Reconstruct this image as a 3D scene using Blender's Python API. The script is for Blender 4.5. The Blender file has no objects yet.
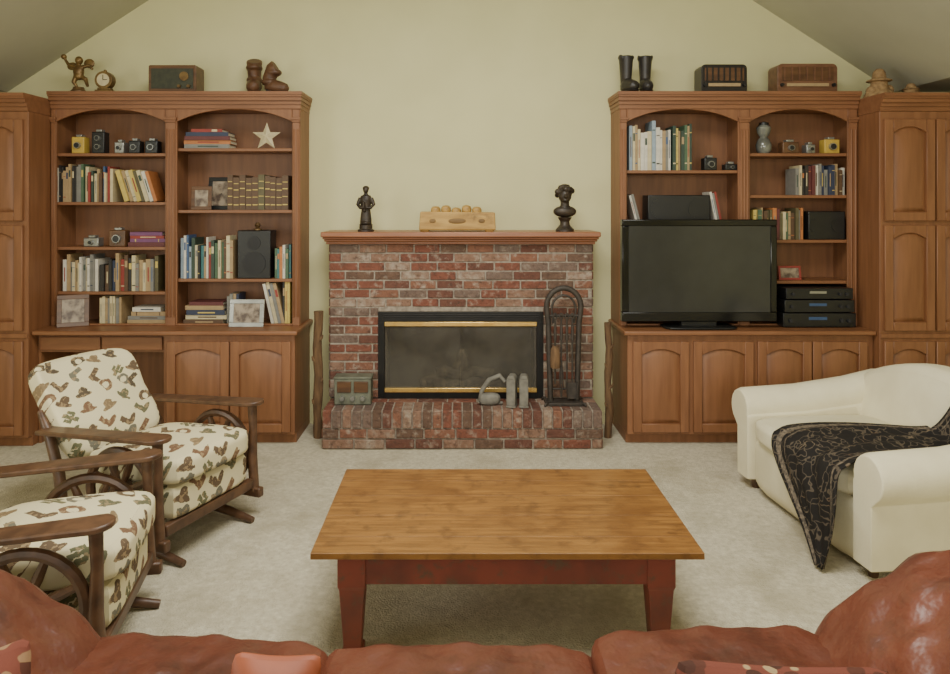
import bpy, bmesh, math, random
from mathutils import Vector, Matrix
R=random.Random(7)
rad=math.radians
def C(r,g,b):
    f=lambda u:(u/255/12.92) if u/255<=.04045 else ((u/255+.055)/1.055)**2.4
    return (f(r),f(g),f(b),1)
# ------------------------------------------------------------ materials
def mat(name,c1,c2=None,rough=.5,metal=0,scale=8,stretch=(1,1,1),bump=0,bscale=None,spec=.5,lo=.35,hi=.65,detail=4,patch=None,patch2=None,bdist=.01):
    m=bpy.data.materials.new(name); m.use_nodes=True
    N=m.node_tree.nodes; L=m.node_tree.links; b=N['Principled BSDF']
    b.inputs['Roughness'].default_value=rough; b.inputs['Metallic'].default_value=metal
    b.inputs['Specular IOR Level'].default_value=spec
    tc=N.new('ShaderNodeTexCoord'); mp=N.new('ShaderNodeMapping'); mp.inputs['Scale'].default_value=stretch
    L.new(tc.outputs['Object'],mp.inputs['Vector'])
    no=N.new('ShaderNodeTexNoise'); no.inputs['Scale'].default_value=scale; no.inputs['Detail'].default_value=detail
    L.new(mp.outputs[0],no.inputs['Vector'])
    if c2 is None: c2=tuple(min(1,x*.8) for x in c1[:3])+(1,)
    cr=N.new('ShaderNodeValToRGB'); cr.color_ramp.elements[0].color=c1; cr.color_ramp.elements[1].color=c2
    cr.color_ramp.elements[0].position=lo; cr.color_ramp.elements[1].position=hi
    L.new(no.outputs['Fac'],cr.inputs[0]); out=cr.outputs[0]
    for pt in (patch,patch2):
        if not pt: continue
        pc,ps,pl,ph=pt
        pn=N.new('ShaderNodeTexNoise'); pn.inputs['Scale'].default_value=ps; pn.inputs['Detail'].default_value=6; pn.inputs['Roughness'].default_value=.65
        L.new(tc.outputs['Object'],pn.inputs['Vector'])
        pr_=N.new('ShaderNodeValToRGB'); pr_.color_ramp.elements[0].position=pl; pr_.color_ramp.elements[1].position=ph
        L.new(pn.outputs['Fac'],pr_.inputs[0])
        mx=N.new('ShaderNodeMix'); mx.data_type='RGBA'; L.new(pr_.outputs[0],mx.inputs[0]); L.new(out,mx.inputs[6]); mx.inputs[7].default_value=pc
        out=mx.outputs[2]
    L.new(out,b.inputs['Base Color'])
    if bump:
        n2=no
        if bscale:
            n2=N.new('ShaderNodeTexNoise'); n2.inputs['Scale'].default_value=bscale; n2.inputs['Detail'].default_value=3
            L.new(mp.outputs[0],n2.inputs['Vector'])
        bp=N.new('ShaderNodeBump'); bp.inputs['Strength'].default_value=bump; bp.inputs['Distance'].default_value=bdist
        L.new(n2.outputs['Fac'],bp.inputs['Height']); L.new(bp.outputs[0],b.inputs['Normal'])
    return m
def motif(name,base,cols,scale,thr=.33,rough=.85,edge=False,warp=.25,wscale=14,soft=.03):
    m=bpy.data.materials.new(name); m.use_nodes=True
    N=m.node_tree.nodes; L=m.node_tree.links; b=N['Principled BSDF']; b.inputs['Roughness'].default_value=rough
    b.inputs['Specular IOR Level'].default_value=.2
    tc=N.new('ShaderNodeTexCoord'); no=N.new('ShaderNodeTexNoise'); no.inputs['Scale'].default_value=wscale; no.inputs['Detail'].default_value=2
    L.new(tc.outputs['Object'],no.inputs['Vector'])
    sub=N.new('ShaderNodeVectorMath'); sub.operation='SUBTRACT'; sub.inputs[1].default_value=(.5,.5,.5); L.new(no.outputs['Color'],sub.inputs[0])
    sc=N.new('ShaderNodeVectorMath'); sc.operation='SCALE'; sc.inputs['Scale'].default_value=warp; L.new(sub.outputs[0],sc.inputs[0])
    ad=N.new('ShaderNodeVectorMath'); ad.operation='ADD'; L.new(tc.outputs['Object'],ad.inputs[0]); L.new(sc.outputs[0],ad.inputs[1])
    vo=N.new('ShaderNodeTexVoronoi'); vo.inputs['Scale'].default_value=scale; vo.feature='DISTANCE_TO_EDGE' if edge else 'F1'
    L.new(ad.outputs[0],vo.inputs['Vector'])
    r=N.new('ShaderNodeValToRGB')
    r.color_ramp.elements[0].position=thr; r.color_ramp.elements[0].color=(1,1,1,1)
    r.color_ramp.elements[1].position=thr+soft; r.color_ramp.elements[1].color=(0,0,0,1)
    L.new(vo.outputs['Distance'],r.inputs[0])
    pal=N.new('ShaderNodeValToRGB'); pal.color_ramp.interpolation='CONSTANT'
    els=pal.color_ramp.elements
    els[0].color=cols[0]; els[0].position=0
    els[1].color=cols[1%len(cols)]; els[1].position=.35
    for i,c in enumerate(cols[2:]):
        e=els.new(.35+.6*(i+1)/(len(cols)-1)); e.color=c
    if edge: L.new(no.outputs['Fac'],pal.inputs[0])
    else:
        sp=N.new('ShaderNodeSeparateColor'); L.new(vo.outputs['Color'],sp.inputs[0]); L.new(sp.outputs[0],pal.inputs[0])
    mx=N.new('ShaderNodeMix'); mx.data_type='RGBA'; mx.inputs[6].default_value=base
    L.new(r.outputs[0],mx.inputs[0]); L.new(pal.outputs[0],mx.inputs[7]); L.new(mx.outputs[2],b.inputs['Base Color'])
    n3=N.new('ShaderNodeTexNoise'); n3.inputs['Scale'].default_value=200; L.new(tc.outputs['Object'],n3.inputs['Vector'])
    bp=N.new('ShaderNodeBump'); bp.inputs['Strength'].default_value=.15; bp.inputs['Distance'].default_value=.003
    L.new(n3.outputs['Fac'],bp.inputs['Height']); L.new(bp.outputs[0],b.inputs['Normal'])
    return m
def western(name,base,scale):
    """cream cloth printed with separate boots, hats and cactuses, drawn with node maths in each voronoi cell"""
    m=bpy.data.materials.new(name); m.use_nodes=True
    N=m.node_tree.nodes; L=m.node_tree.links; b=N['Principled BSDF']; b.inputs['Roughness'].default_value=.85; b.inputs['Specular IOR Level'].default_value=.2
    def ma(op,a,c=None,clamp=False):
        n=N.new('ShaderNodeMath'); n.operation=op; n.use_clamp=clamp
        for i,v in enumerate((a,c)):
            if v is None: continue
            if isinstance(v,(int,float)): n.inputs[i].default_value=v
            else: L.new(v,n.inputs[i])
        return n.outputs[0]
    tc=N.new('ShaderNodeTexCoord')
    nz=N.new('ShaderNodeTexNoise'); nz.inputs['Scale'].default_value=55; nz.inputs['Detail'].default_value=3; L.new(tc.outputs['Object'],nz.inputs['Vector'])
    wb=ma('MULTIPLY',ma('SUBTRACT',nz.outputs['Fac'],.5),.022)
    sx=N.new('ShaderNodeSeparateXYZ'); L.new(tc.outputs['Object'],sx.inputs[0])
    u=ma('MULTIPLY',ma('ADD',ma('ADD',sx.outputs[1],wb),ma('MULTIPLY',sx.outputs[0],.4)),scale)
    v=ma('MULTIPLY',ma('ADD',ma('SUBTRACT',sx.outputs[2],sx.outputs[0]),wb),scale*.85)
    cb=N.new('ShaderNodeCombineXYZ'); L.new(u,cb.inputs[0]); L.new(v,cb.inputs[1])
    vo=N.new('ShaderNodeTexVoronoi'); vo.voronoi_dimensions='2D'; vo.inputs['Scale'].default_value=1; vo.inputs['Randomness'].default_value=.5
    L.new(cb.outputs[0],vo.inputs['Vector'])
    d=N.new('ShaderNodeVectorMath'); d.operation='SUBTRACT'; L.new(cb.outputs[0],d.inputs[0]); L.new(vo.outputs['Position'],d.inputs[1])
    rc=N.new('ShaderNodeSeparateColor'); L.new(vo.outputs['Color'],rc.inputs[0]); r1,r2,r3=rc.outputs[0],rc.outputs[1],rc.outputs[2]
    rot=N.new('ShaderNodeVectorRotate'); rot.rotation_type='Z_AXIS'; L.new(d.outputs[0],rot.inputs['Vector'])
    L.new(ma('MULTIPLY',ma('SUBTRACT',r3,.5),2.2),rot.inputs['Angle'])
    s2=N.new('ShaderNodeSeparateXYZ'); L.new(rot.outputs[0],s2.inputs[0]); a,bb=s2.outputs[0],s2.outputs[1]
    def bx(ca,cb_,wa,wb): return ma('MAXIMUM',ma('DIVIDE',ma('ABSOLUTE',ma('SUBTRACT',a,ca)),wa),ma('DIVIDE',ma('ABSOLUTE',ma('SUBTRACT',bb,cb_)),wb))
    def el(ca,cb_,wa,wb):
        p_=ma('DIVIDE',ma('SUBTRACT',a,ca),wa); q_=ma('DIVIDE',ma('SUBTRACT',bb,cb_),wb)
        return ma('SQRT',ma('ADD',ma('MULTIPLY',p_,p_),ma('MULTIPLY',q_,q_)))
    mn=lambda *x: x[0] if len(x)==1 else ma('MINIMUM',x[0],mn(*x[1:]))
    boot=mn(bx(-.13,.08,.14,.33),el(.06,-.25,.36,.14))
    hat=mn(el(0,-.12,.44,.13),el(0,.07,.23,.26))
    cac=mn(bx(0,0,.1,.42),bx(-.22,.06,.08,.19),bx(.22,.12,.08,.18),bx(0,-.06,.28,.07))
    hs=ma('MAXIMUM',ma('DIVIDE',ma('ABSOLUTE',ma('SUBTRACT',el(0,0,1,1),.28)),.1),ma('MULTIPLY',ma('LESS_THAN',bb,-.2),9))
    lt=lambda x,t: ma('LESS_THAN',x,t)
    is1=lt(r1,.32); is2=ma('MULTIPLY',lt(r1,.6),ma('SUBTRACT',1,is1)); is4=ma('GREATER_THAN',r1,.8); is3=ma('SUBTRACT',1,ma('ADD',ma('ADD',is1,is2),is4))
    msk=ma('ADD',ma('ADD',ma('MULTIPLY',lt(boot,1),is1),ma('MULTIPLY',lt(hat,1),is2)),ma('ADD',ma('MULTIPLY',lt(cac,1),is3),ma('MULTIPLY',lt(hs,1),is4)),True)
    msk=ma('MULTIPLY',msk,.92)
    pal=N.new('ShaderNodeValToRGB'); pal.color_ramp.interpolation='CONSTANT'; e=pal.color_ramp.elements
    e[0].color=C(82,60,46); e[0].position=0; e[1].color=C(120,98,72); e[1].position=.25
    for p_,c in ((.4,C(64,50,42)),(.6,C(106,72,54)),(.75,C(98,96,86)),(.9,C(84,84,62))): k=e.new(p_); k.color=c
    L.new(r2,pal.inputs[0])
    mo=N.new('ShaderNodeMix'); mo.data_type='RGBA'; L.new(is3,mo.inputs[0]); L.new(pal.outputs[0],mo.inputs[6]); mo.inputs[7].default_value=C(88,90,64)
    m2=N.new('ShaderNodeMix'); m2.data_type='RGBA'; L.new(ma('MULTIPLY',ma('GREATER_THAN',nz.outputs['Fac'],.56),.65),m2.inputs[0]); L.new(mo.outputs[2],m2.inputs[6]); m2.inputs[7].default_value=C(164,138,102)
    mx=N.new('ShaderNodeMix'); mx.data_type='RGBA'; mx.inputs[6].default_value=base; L.new(msk,mx.inputs[0]); L.new(m2.outputs[2],mx.inputs[7]); L.new(mx.outputs[2],b.inputs['Base Color'])
    return m
WC1,WC2=C(139,94,63),C(123,81,53)
WOOD=mat('cabinet wood',WC1,WC2,.45,scale=3,stretch=(9,9,.9),bump=.04,detail=6)
WOODX=mat('cabinet wood horizontal',WC1,WC2,.42,scale=3,stretch=(.9,9,9),bump=.04,detail=6)
WOODIN=mat('cabinet interior wood',C(137,94,63),C(122,82,55),.5,scale=3,stretch=(9,9,.9))
MANT=mat('mantel wood',C(154,100,68),C(134,84,56),.35,scale=3,stretch=(.9,9,9))
WALL=mat('wall paint',C(211,206,160),C(206,201,155),.9,scale=3,bump=.03,bscale=120)
CEIL=mat('ceiling paint',C(186,184,162),C(181,179,157),.95,scale=3,bump=.05,bscale=150)
CARP=mat('carpet',C(218,210,188),C(184,175,152),.98,scale=45,bump=.9,bscale=120,spec=.1,detail=8,lo=.25,hi=.75,patch=(C(172,162,138),2.6,.48,.72))
MORT=mat('mortar',C(160,148,134),C(128,117,106),.95,scale=40,bump=.4)
WW=C(166,152,138)
BR=[mat('brick '+n,C(*a),C(*b),.9,scale=26,bump=.9,bscale=45,lo=.3,hi=.7,spec=.2,patch=(WW,q,l,h),patch2=(C(80,62,54),q*1.7,.54,.72)) for n,a,b,q,l,h in [
 ('red',(126,80,66),(110,70,58),15,.54,.77),('dark red',(110,75,64),(96,65,56),17,.55,.79),('rust',(134,94,76),(118,82,68),19,.53,.75),
 ('gray brown',(118,98,88),(102,86,78),16,.54,.79),('whitewashed',(142,118,102),(128,104,90),14,.45,.68),('brown',(110,86,73),(94,74,63),17,.55,.79),('tan',(138,108,92),(124,96,80),18,.52,.75)]]
BLK=mat('black metal',C(30,29,28),C(38,36,34),.4,metal=.4,spec=.4)
BLKP=mat('black plastic',C(22,22,23),C(28,28,29),.35)
IRON=mat('wrought iron',C(56,51,46),C(72,64,58),.6,metal=.3,scale=30,bump=.2)
BRASS=mat('brass',C(246,210,130),C(230,188,104),.24,metal=.75)
SCREEN=mat('tv screen',C(38,39,40),C(42,43,44),.15,spec=.7)
SOOT=mat('soot brick',C(120,110,96),C(70,63,56),.9,scale=6)
ASH=mat('burnt log',C(140,128,110),C(60,52,46),.95,scale=14,bump=.5)
TABT=mat('tabletop pine',C(150,106,56),C(112,76,40),.28,scale=5,stretch=(.8,12,3),bump=.12,lo=.3,hi=.7,detail=12,patch=(C(88,60,36),12,.52,.72),patch2=(C(112,74,38),3,.48,.7))
TABR=mat('table red paint',C(124,58,42),C(96,48,36),.5,scale=7,bump=.1,lo=.4,hi=.75,patch=(C(92,66,48),18,.54,.66))
DW=mat('dark chair wood',C(100,71,50),C(72,50,36),.4,scale=3,stretch=(6,6,6),bump=.05)
PRINT=western('western print fabric',C(218,207,170),9)
CREAM=mat('cream upholstery',C(226,218,188),C(218,209,178),.8,scale=6,bump=.12,bscale=90,spec=.2)
THROW=motif('black patterned throw',C(36,33,31),[C(112,98,80),C(88,78,66),C(104,86,70)],12,.025,edge=True,warp=.3,wscale=9,soft=.03)
THB=mat('throw border',C(124,110,92),C(64,56,48),.9,scale=60)
LEATH=mat('brown leather',C(108,58,42),C(86,45,33),.38,scale=4,bump=.55,bscale=13,bdist=.018,lo=.35,hi=.75,patch=(C(64,36,28),6,.52,.76))
ORL=mat('orange suede',C(152,78,46),C(134,66,40),.6,scale=6,bump=.1)
KILIM=motif('kilim pillow fabric',C(112,62,50),[C(84,50,40),C(160,136,100),C(70,44,36),C(142,110,80)],24,.42,warp=.03)
BRONZE=mat('bronze',C(84,62,40),C(118,92,58),.42,metal=.4,scale=18)
GOLDB=mat('gilt bronze',C(134,108,64),C(96,72,42),.4,metal=.5,scale=18)
DKB=mat('dark patina',C(44,36,30),C(66,54,42),.45,metal=.2,scale=20)
BOOTB=mat('brown boot leather',C(98,66,42),C(74,48,32),.5,scale=12)
BOOTK=mat('black boot leather',C(38,34,32),C(52,46,42),.42,scale=12)
YWD=mat('yellow wood',C(188,150,82),C(158,120,60),.55,scale=6,stretch=(1,6,6),patch=(C(120,92,50),12,.56,.72))
YWD2=mat('dark carved wood',C(124,94,50),C(106,78,40),.6,scale=9)  # darker ochre brown for the raised carving
STRAW=mat('straw',C(160,130,90),C(126,98,64),.85,scale=40,bump=.4)
PAPER=mat('book pages',C(214,204,178),C(196,186,158),.9,scale=60,stretch=(6,1,1))
GLASS=mat('smoky glass',C(128,130,120),C(90,90,84),.15,spec=.8)
SILV=mat('silver metal',C(170,170,166),C(140,140,136),.3,metal=.7)
GREY=mat('grey stone',C(128,124,114),C(102,98,90),.75,scale=20,bump=.2)
GRN=mat('green grey tin',C(112,114,98),C(88,90,76),.5,scale=14)
BARK=mat('weathered bark',C(116,88,60),C(84,62,42),.9,scale=14,stretch=(3,3,.6),bump=.6)
CLOTH=mat('radio green front',C(58,60,42),C(44,46,34),.6,scale=30)
VEN=mat('radio veneer',C(104,72,46),C(78,52,34),.35,scale=5,stretch=(1,5,5))
PHOTO=mat('photograph print',C(158,142,122),C(84,68,58),.4,scale=16,lo=.42,hi=.6)
BLUE=mat('blue display',C(60,90,130),C(40,60,100),.3)
PAL={}
for n,c in {'black':(44,41,39),'white':(210,204,190),'cream':(204,190,152),'tan':(168,142,104),'red':(146,56,48),'maroon':(100,50,50),
 'blue':(70,94,132),'navy':(50,58,82),'green':(76,102,76),'dark green':(52,70,58),'olive':(94,86,58),'yellow':(204,180,96),
 'orange':(184,116,66),'purple':(116,70,110),'teal':(66,116,118),'grey':(128,126,120),'brown':(92,68,48),'pale blue':(148,164,176)}.items():
    PAL[n]=mat('cover '+n,C(*c),tuple(x*.85 for x in C(*c)[:3])+(1,),.55,scale=30)
# ------------------------------------------------------------ mesh builder
class MB:
    def __init__(s,T=None): s.v=[];s.f=[];s.m=[];s.T=T
    def add(s,vs,fs,mi=0):
        o=len(s.v)
        s.v+= [Vector(v) for v in vs] if s.T is None else [s.T@Vector(v) for v in vs]
        s.f+=[[i+o for i in f] for f in fs]; s.m+=(mi if isinstance(mi,list) else [mi]*len(fs))
        return o
    def box(s,x0,x1,y0,y1,z0,z1,mi=0):
        s.add([(x0,y0,z0),(x1,y0,z0),(x1,y1,z0),(x0,y1,z0),(x0,y0,z1),(x1,y0,z1),(x1,y1,z1),(x0,y1,z1)],
              [(0,3,2,1),(4,5,6,7),(0,1,5,4),(1,2,6,5),(2,3,7,6),(3,0,4,7)],mi)
    def tube(s,pts,r,n=10,mi=0,closed=False,flat=1):
        pts=[Vector(p) for p in pts]; k=len(pts)
        rs=r if isinstance(r,(list,tuple)) else [r]*k
        vs=[];fs=[];u=None
        for i,p in enumerate(pts):
            a=pts[(i-1)%k] if (closed or i>0) else p
            b=pts[(i+1)%k] if (closed or i<k-1) else p
            t=(b-a).normalized()
            if u is None:
                u=Vector((0,0,1)) if abs(t.z)<.9 else Vector((1,0,0))
            u=(u-t*u.dot(t)).normalized(); w=t.cross(u)
            for j in range(n):
                q=2*math.pi*j/n
                vs.append(p+u*math.cos(q)*rs[i]+w*math.sin(q)*rs[i]*flat)
        for i in range(k if closed else k-1):
            for j in range(n):
                a=i*n+j;b=i*n+(j+1)%n;c=((i+1)%k)*n+(j+1)%n;d=((i+1)%k)*n+j
                fs.append((a,b,c,d))
        if not closed:
            fs.append(tuple(range(n))[::-1]); fs.append(tuple((k-1)*n+j for j in range(n)))
        s.add(vs,fs,mi)
    def cyl(s,p0,p1,r0,r1=None,n=14,mi=0,flat=1): s.tube([p0,p1],[r0,r0 if r1 is None else r1],n,mi,flat=flat)
    def lathe(s,prof,c=(0,0,0),n=20,mi=0,sx=1,sy=1):
        vs=[];fs=[]
        for r,z in prof:
            for j in range(n):
                q=2*math.pi*j/n; vs.append((c[0]+r*sx*math.cos(q),c[1]+r*sy*math.sin(q),c[2]+z))
        for i in range(len(prof)-1):
            for j in range(n):
                fs.append((i*n+j,i*n+(j+1)%n,(i+1)*n+(j+1)%n,(i+1)*n+j))
        fs.append(tuple(range(n))[::-1]); fs.append(tuple((len(prof)-1)*n+j for j in range(n)))
        s.add(vs,fs,mi)
    def rb(s,c,h,k=6,n=8,mi=0,fn=None):
        vs=[];fs=[]
        for ax in range(3):
            for sg in (-1,1):
                o=len(vs)
                for i in range(n+1):
                    for j in range(n+1):
                        a=-1+2*i/n;b=-1+2*j/n
                        a=math.tan(a*.785);b=math.tan(b*.785)
                        p=[0,0,0];p[ax]=sg;p[(ax+1)%3]=a;p[(ax+2)%3]=b
                        l=(abs(p[0])**k+abs(p[1])**k+abs(p[2])**k)**(1/k)
                        q=[p[0]/l,p[1]/l,p[2]/l]
                        v=Vector((q[0]*h[0],q[1]*h[1],q[2]*h[2]))
                        if fn: v=Vector(fn(v,q))
                        vs.append(Vector(c)+v)
                for i in range(n):
                    for j in range(n):
                        a=o+i*(n+1)+j; f=(a,a+n+1,a+n+2,a+1)
                        fs.append(f if sg>0 else f[::-1])
        s.add(vs,fs,mi)
    def ell(s,c,r,mi=0,n=6): s.rb(c,r if isinstance(r,(tuple,list)) else (r,r,r),2,n,mi)
    def prism(s,poly,ax,lo,hi,mi=0):
        f={'y':lambda a,b,t:(a,t,b),'x':lambda a,b,t:(t,a,b),'z':lambda a,b,t:(a,b,t)}[ax]
        n=len(poly); vs=[f(a,b,lo) for a,b in poly]+[f(a,b,hi) for a,b in poly]
        s.add(vs,[tuple(range(n)),tuple(range(2*n-1,n-1,-1))]+[(i,n+i,n+(i+1)%n,(i+1)%n) for i in range(n)],mi)
    def arch(s,x0,x1,zf,zt,y0,y1,n=14,mi=0):
        for i in range(n):
            a=x0+(x1-x0)*i/n;b=x0+(x1-x0)*(i+1)/n;za=zf(a);zb=zf(b)
            vs=[(a,y0,za),(b,y0,zb),(b,y1,zb),(a,y1,za),(a,y0,zt),(b,y0,zt),(b,y1,zt),(a,y1,zt)]
            fs=[(0,3,2,1),(4,5,6,7),(0,1,5,4),(2,3,7,6)]
            if i==0: fs.append((3,0,4,7))
            if i==n-1: fs.append((1,2,6,5))
            s.add(vs,fs,mi)
def meta(o,label,cat,group,kind):
    if label: o['label']=label
    if cat: o['category']=cat
    if group: o['group']=group
    if kind: o['kind']=kind
def fin(mb,name,mats,parent=None,label=None,cat=None,group=None,kind=None,world=False,smooth=True,bevel=0,seg=2,weld=False,remesh=0,sub=0,solid=0,ang=38):
    if not isinstance(mats,(list,tuple)): mats=[mats]
    vs=[v.copy() for v in mb.v]
    if world and parent is not None:
        for v in vs: v-=parent.location
    mn=Vector([min(v[i] for v in vs) for i in range(3)]); mx=Vector([max(v[i] for v in vs) for i in range(3)])
    c=(mn+mx)/2
    if parent is None: c.z=mn.z
    me=bpy.data.meshes.new(name); me.from_pydata([v-c for v in vs],[],mb.f)
    for m in mats: me.materials.append(m)
    me.polygons.foreach_set('material_index',mb.m)
    bm=bmesh.new(); bm.from_mesh(me)
    if weld: bmesh.ops.remove_doubles(bm,verts=bm.verts,dist=1e-4)
    bmesh.ops.recalc_face_normals(bm,faces=bm.faces)
    bm.to_mesh(me); bm.free()
    if smooth:
        me.polygons.foreach_set('use_smooth',[True]*len(me.polygons))
        me.set_sharp_from_angle(angle=rad(ang))
    o=bpy.data.objects.new(name,me); bpy.context.scene.collection.objects.link(o)
    o.location=c
    if parent is not None: o.parent=parent
    if remesh:
        r=o.modifiers.new('r','REMESH'); r.mode='VOXEL'; r.voxel_size=remesh; r.use_smooth_shade=True
        sm=o.modifiers.new('s','SMOOTH'); sm.iterations=3
    if solid:
        sd=o.modifiers.new('sd','SOLIDIFY'); sd.thickness=solid; sd.offset=0
    if bevel:
        b=o.modifiers.new('b','BEVEL'); b.width=bevel; b.segments=seg; b.limit_method='ANGLE'; b.angle_limit=rad(35)
    if sub:
        q=o.modifiers.new('q','SUBSURF'); q.levels=sub; q.render_levels=sub
    meta(o,label,cat,group,kind)
    return o
def thing(name,label,cat,loc,rz=0,group=None):
    e=bpy.data.objects.new(name,None); e.empty_display_size=.1; e.location=loc; e.rotation_euler=(0,0,rz)
    bpy.context.scene.collection.objects.link(e); meta(e,label,cat,group,None)
    return e
# ------------------------------------------------------------ camera
cd=bpy.data.cameras.new('camera'); cam=bpy.data.objects.new('camera',cd); bpy.context.scene.collection.objects.link(cam)
cam.location=(0,0,1.62); cam.rotation_euler=(rad(90),0,0); cd.sensor_width=36; cd.lens=720/950*36
cd.shift_x=15/950; cd.shift_y=-132/950; cd.clip_start=.05
bpy.context.scene.camera=cam
# ------------------------------------------------------------ room
WY=5.35; XL,XR=-3.62,3.62; Y0=-2.6
mb=MB(); mb.box(XL-.1,XR+.1,Y0-.1,WY+.1,-.1,0); fin(mb,'floor',CARP,kind='structure',smooth=False)
pr=[(XL,0),(XR,0),(XR,2.46),(3.222,2.46),(-.07,4.6),(-3.362,2.46),(XL,2.46)]
mb=MB(); mb.prism(pr,'y',WY,WY+.1); fin(mb,'wall_back',WALL,kind='structure',smooth=False)
mb=MB(); mb.prism(pr,'y',Y0-.1,Y0); fin(mb,'wall_front',WALL,kind='structure',smooth=False)
mb=MB(); mb.box(XL-.1,XL,Y0,WY,0,2.5); fin(mb,'wall_left',WALL,kind='structure',smooth=False)
mb=MB(); mb.box(XR,XR+.1,Y0,WY,0,2.5); fin(mb,'wall_right',WALL,kind='structure',smooth=False)
mb=MB()
cp=[(XL-.1,2.46),(-3.362,2.46),(-.07,4.6),(3.222,2.46),(XR+.1,2.46)]
mb.prism(cp+[(a,b+.12) for a,b in cp[::-1]],'y',Y0-.1,WY+.1); fin(mb,'ceiling',CEIL,kind='structure',smooth=False)
mb=MB(); mb.box(-1.1,-.93,WY-.015,WY,0,.09); fin(mb,'baseboard_left',WALL,kind='structure',smooth=False)
mb=MB(); mb.box(.96,1.11,WY-.015,WY,0,.09); fin(mb,'baseboard_right',WALL,kind='structure',smooth=False)
# ------------------------------------------------------------ cabinetry
def door(parent,x0,x1,z0,z1,yf,rise=.04,name='door'):
    mb=MB(); st=.058
    mb.box(x0,x0+st,yf-.022,yf,z0,z1); mb.box(x1-st,x1,yf-.022,yf,z0,z1)
    a,b=x0+st,x1-st; mb.box(a,b,yf-.022,yf,z0,z0+st)
    zt=lambda x,off=0: z1-.05-rise*((2*(x-a)/(b-a)-1)**2)-off
    mb.arch(a,b,zt,z1,yf-.022,yf,12)
    def ring(i):
        L=[(a+i,z0+st+i),(b-i,z0+st+i)]
        n=12
        for k in range(n+1):
            x=(b-i)+(a-b+2*i)*k/n
            L.append((x,zt(a+(b-a)*(1-k/n))-i))
        return L
    r0,r1,r2=ring(0),ring(.006),ring(.036); n=len(r0)
    o=[(x,yf-.004,z) for x,z in r0]+[(x,yf-.007,z) for x,z in r1]+[(x,yf-.018,z) for x,z in r2]
    fs=[]
    for q in (0,1):
        for k in range(n):
            fs.append((q*n+k,q*n+(k+1)%n,(q+1)*n+(k+1)%n,(q+1)*n+k))
    fs.append(tuple(2*n+k for k in range(n)))
    mb.add(o,fs)
    return fin(mb,name,WOOD,parent,world=True,bevel=.003,seg=1)
def cornice(parent,x0,x1,yf,z1,l=0,r=0):
    mb=MB()
    for k,(dz0,dz1,p) in enumerate([(-.115,-.085,.008),(-.085,-.06,.02),(-.06,-.035,.038),(-.035,-.022,.05),(-.022,0,.058)]):
        mb.box(x0-p*l,x1+p*r,yf-p,WY-.004,z1+dz0,z1+dz1)
    fin(mb,'cornice',WOODX,parent,world=True,smooth=False)
BF=5.05; CT=.775
def bookcase(x0,x1,op,shelves,il,ir,label):
    p=thing('bookcase',label,'bookcase',((x0+x1)/2,BF+.14,CT))
    z1=2.41; mb=MB(); yb=WY-.004
    mb.box(x0,x0+.022,BF+.02,yb,CT,z1-.115); mb.box(x1-.022,x1,BF+.02,yb,CT,z1-.115)
    m=(op[0][1]+op[1][0])/2; mb.box(m-.012,m+.012,BF+.02,yb-.012,CT,z1-.116)
    mb.box(x0+.022,x1-.022,yb-.012,yb,CT,z1-.116)
    fin(mb,'body',WOODIN,p,world=True,smooth=False)
    mb=MB(); y0,y1=BF,BF+.02; zt=z1-.1151
    mb.box(x0,op[0][0],y0,y1,CT,zt); mb.box(op[0][1],op[1][0],y0,y1,CT,zt); mb.box(op[1][1],x1,y0,y1,CT,zt)
    for a,b in op:
        mb.arch(a,b,lambda x,a=a,b=b: 2.29-.085*abs(2*(x-a)/(b-a)-1)**2.3,zt,y0,y1,20)
        mb.box(a,b,y0,y1,CT,CT+.012)
    fin(mb,'face_frame',WOOD,p,world=True,smooth=False,bevel=.003,seg=1)
    for a,b in ((x0+.004,op[0][0]-.004),(op[0][1]+.008,op[1][0]-.008),(op[1][1]+.004,x1-.004)):
        mb=MB(); mb.box(a,b,y0-.008,y0,CT,2.2)
        w=b-a; n=2 if w<.06 else 3
        for i in range(n):
            c=a+w*(i+.5)/n; mb.cyl((c,y0-.009,CT+.06),(c,y0-.009,2.15),w/n*.3,n=8)
        mb.box(a-.004,b+.004,y0-.016,y0,2.2,2.215); mb.box(a-.008,b+.008,y0-.022,y0,2.215,2.235); mb.box(a,b,y0-.007,y0,2.235,2.29)
        fin(mb,'pilaster',WOOD,p,world=True,bevel=.002,seg=1)
    cornice(p,x0,x1,BF,z1,il,ir)
    for col,zs in enumerate(shelves):
        a=x0+.024 if col==0 else m+.014; b=m-.014 if col==0 else x1-.024
        for z in zs:
            mb=MB(); mb.box(a,b,BF+.022,yb-.014,z-.022,z); fin(mb,'shelf',WOODX,p,world=True,smooth=False,bevel=.003)
    return p
LO=[(-2.833,-2.069),(-1.985,-1.178)]; RO=[(1.171,1.95),(2.034,2.72)]
bookcase(-2.868,-1.12,LO,[[1.985,1.641,1.325,1.01],[2.02,1.585,1.10]],0,.4,'brown wooden built-in bookcase with arched openings above a desk')
bookcase(1.12,2.788,RO,[[1.865,1.50],[1.985,1.69,1.375,1.087]],.4,0,'brown wooden built-in bookcase with arched openings behind the television')
def tall(x0,x1,label,doors):
    p=thing('tall_cabinet',label,'cabinet',((x0+x1)/2,5.05,0)); yf=4.79
    mb=MB(); mb.box(x0,x1,yf,WY-.004,.07,2.2445); mb.box(x0,x1,yf+.05,WY-.004,0,.07)
    mb.box(x0+.001,x1-.001,yf-.012,yf,.735,.765)
    fin(mb,'body',WOOD,p,world=True,smooth=False,bevel=.003,seg=1)
    cornice(p,x0,x1,yf,2.36,0,0)
    for a,b in doors:
        door(p,a,b,1.515,2.19,yf); door(p,a,b,.785,1.485,yf); door(p,a,b,.09,.715,yf)
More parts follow.
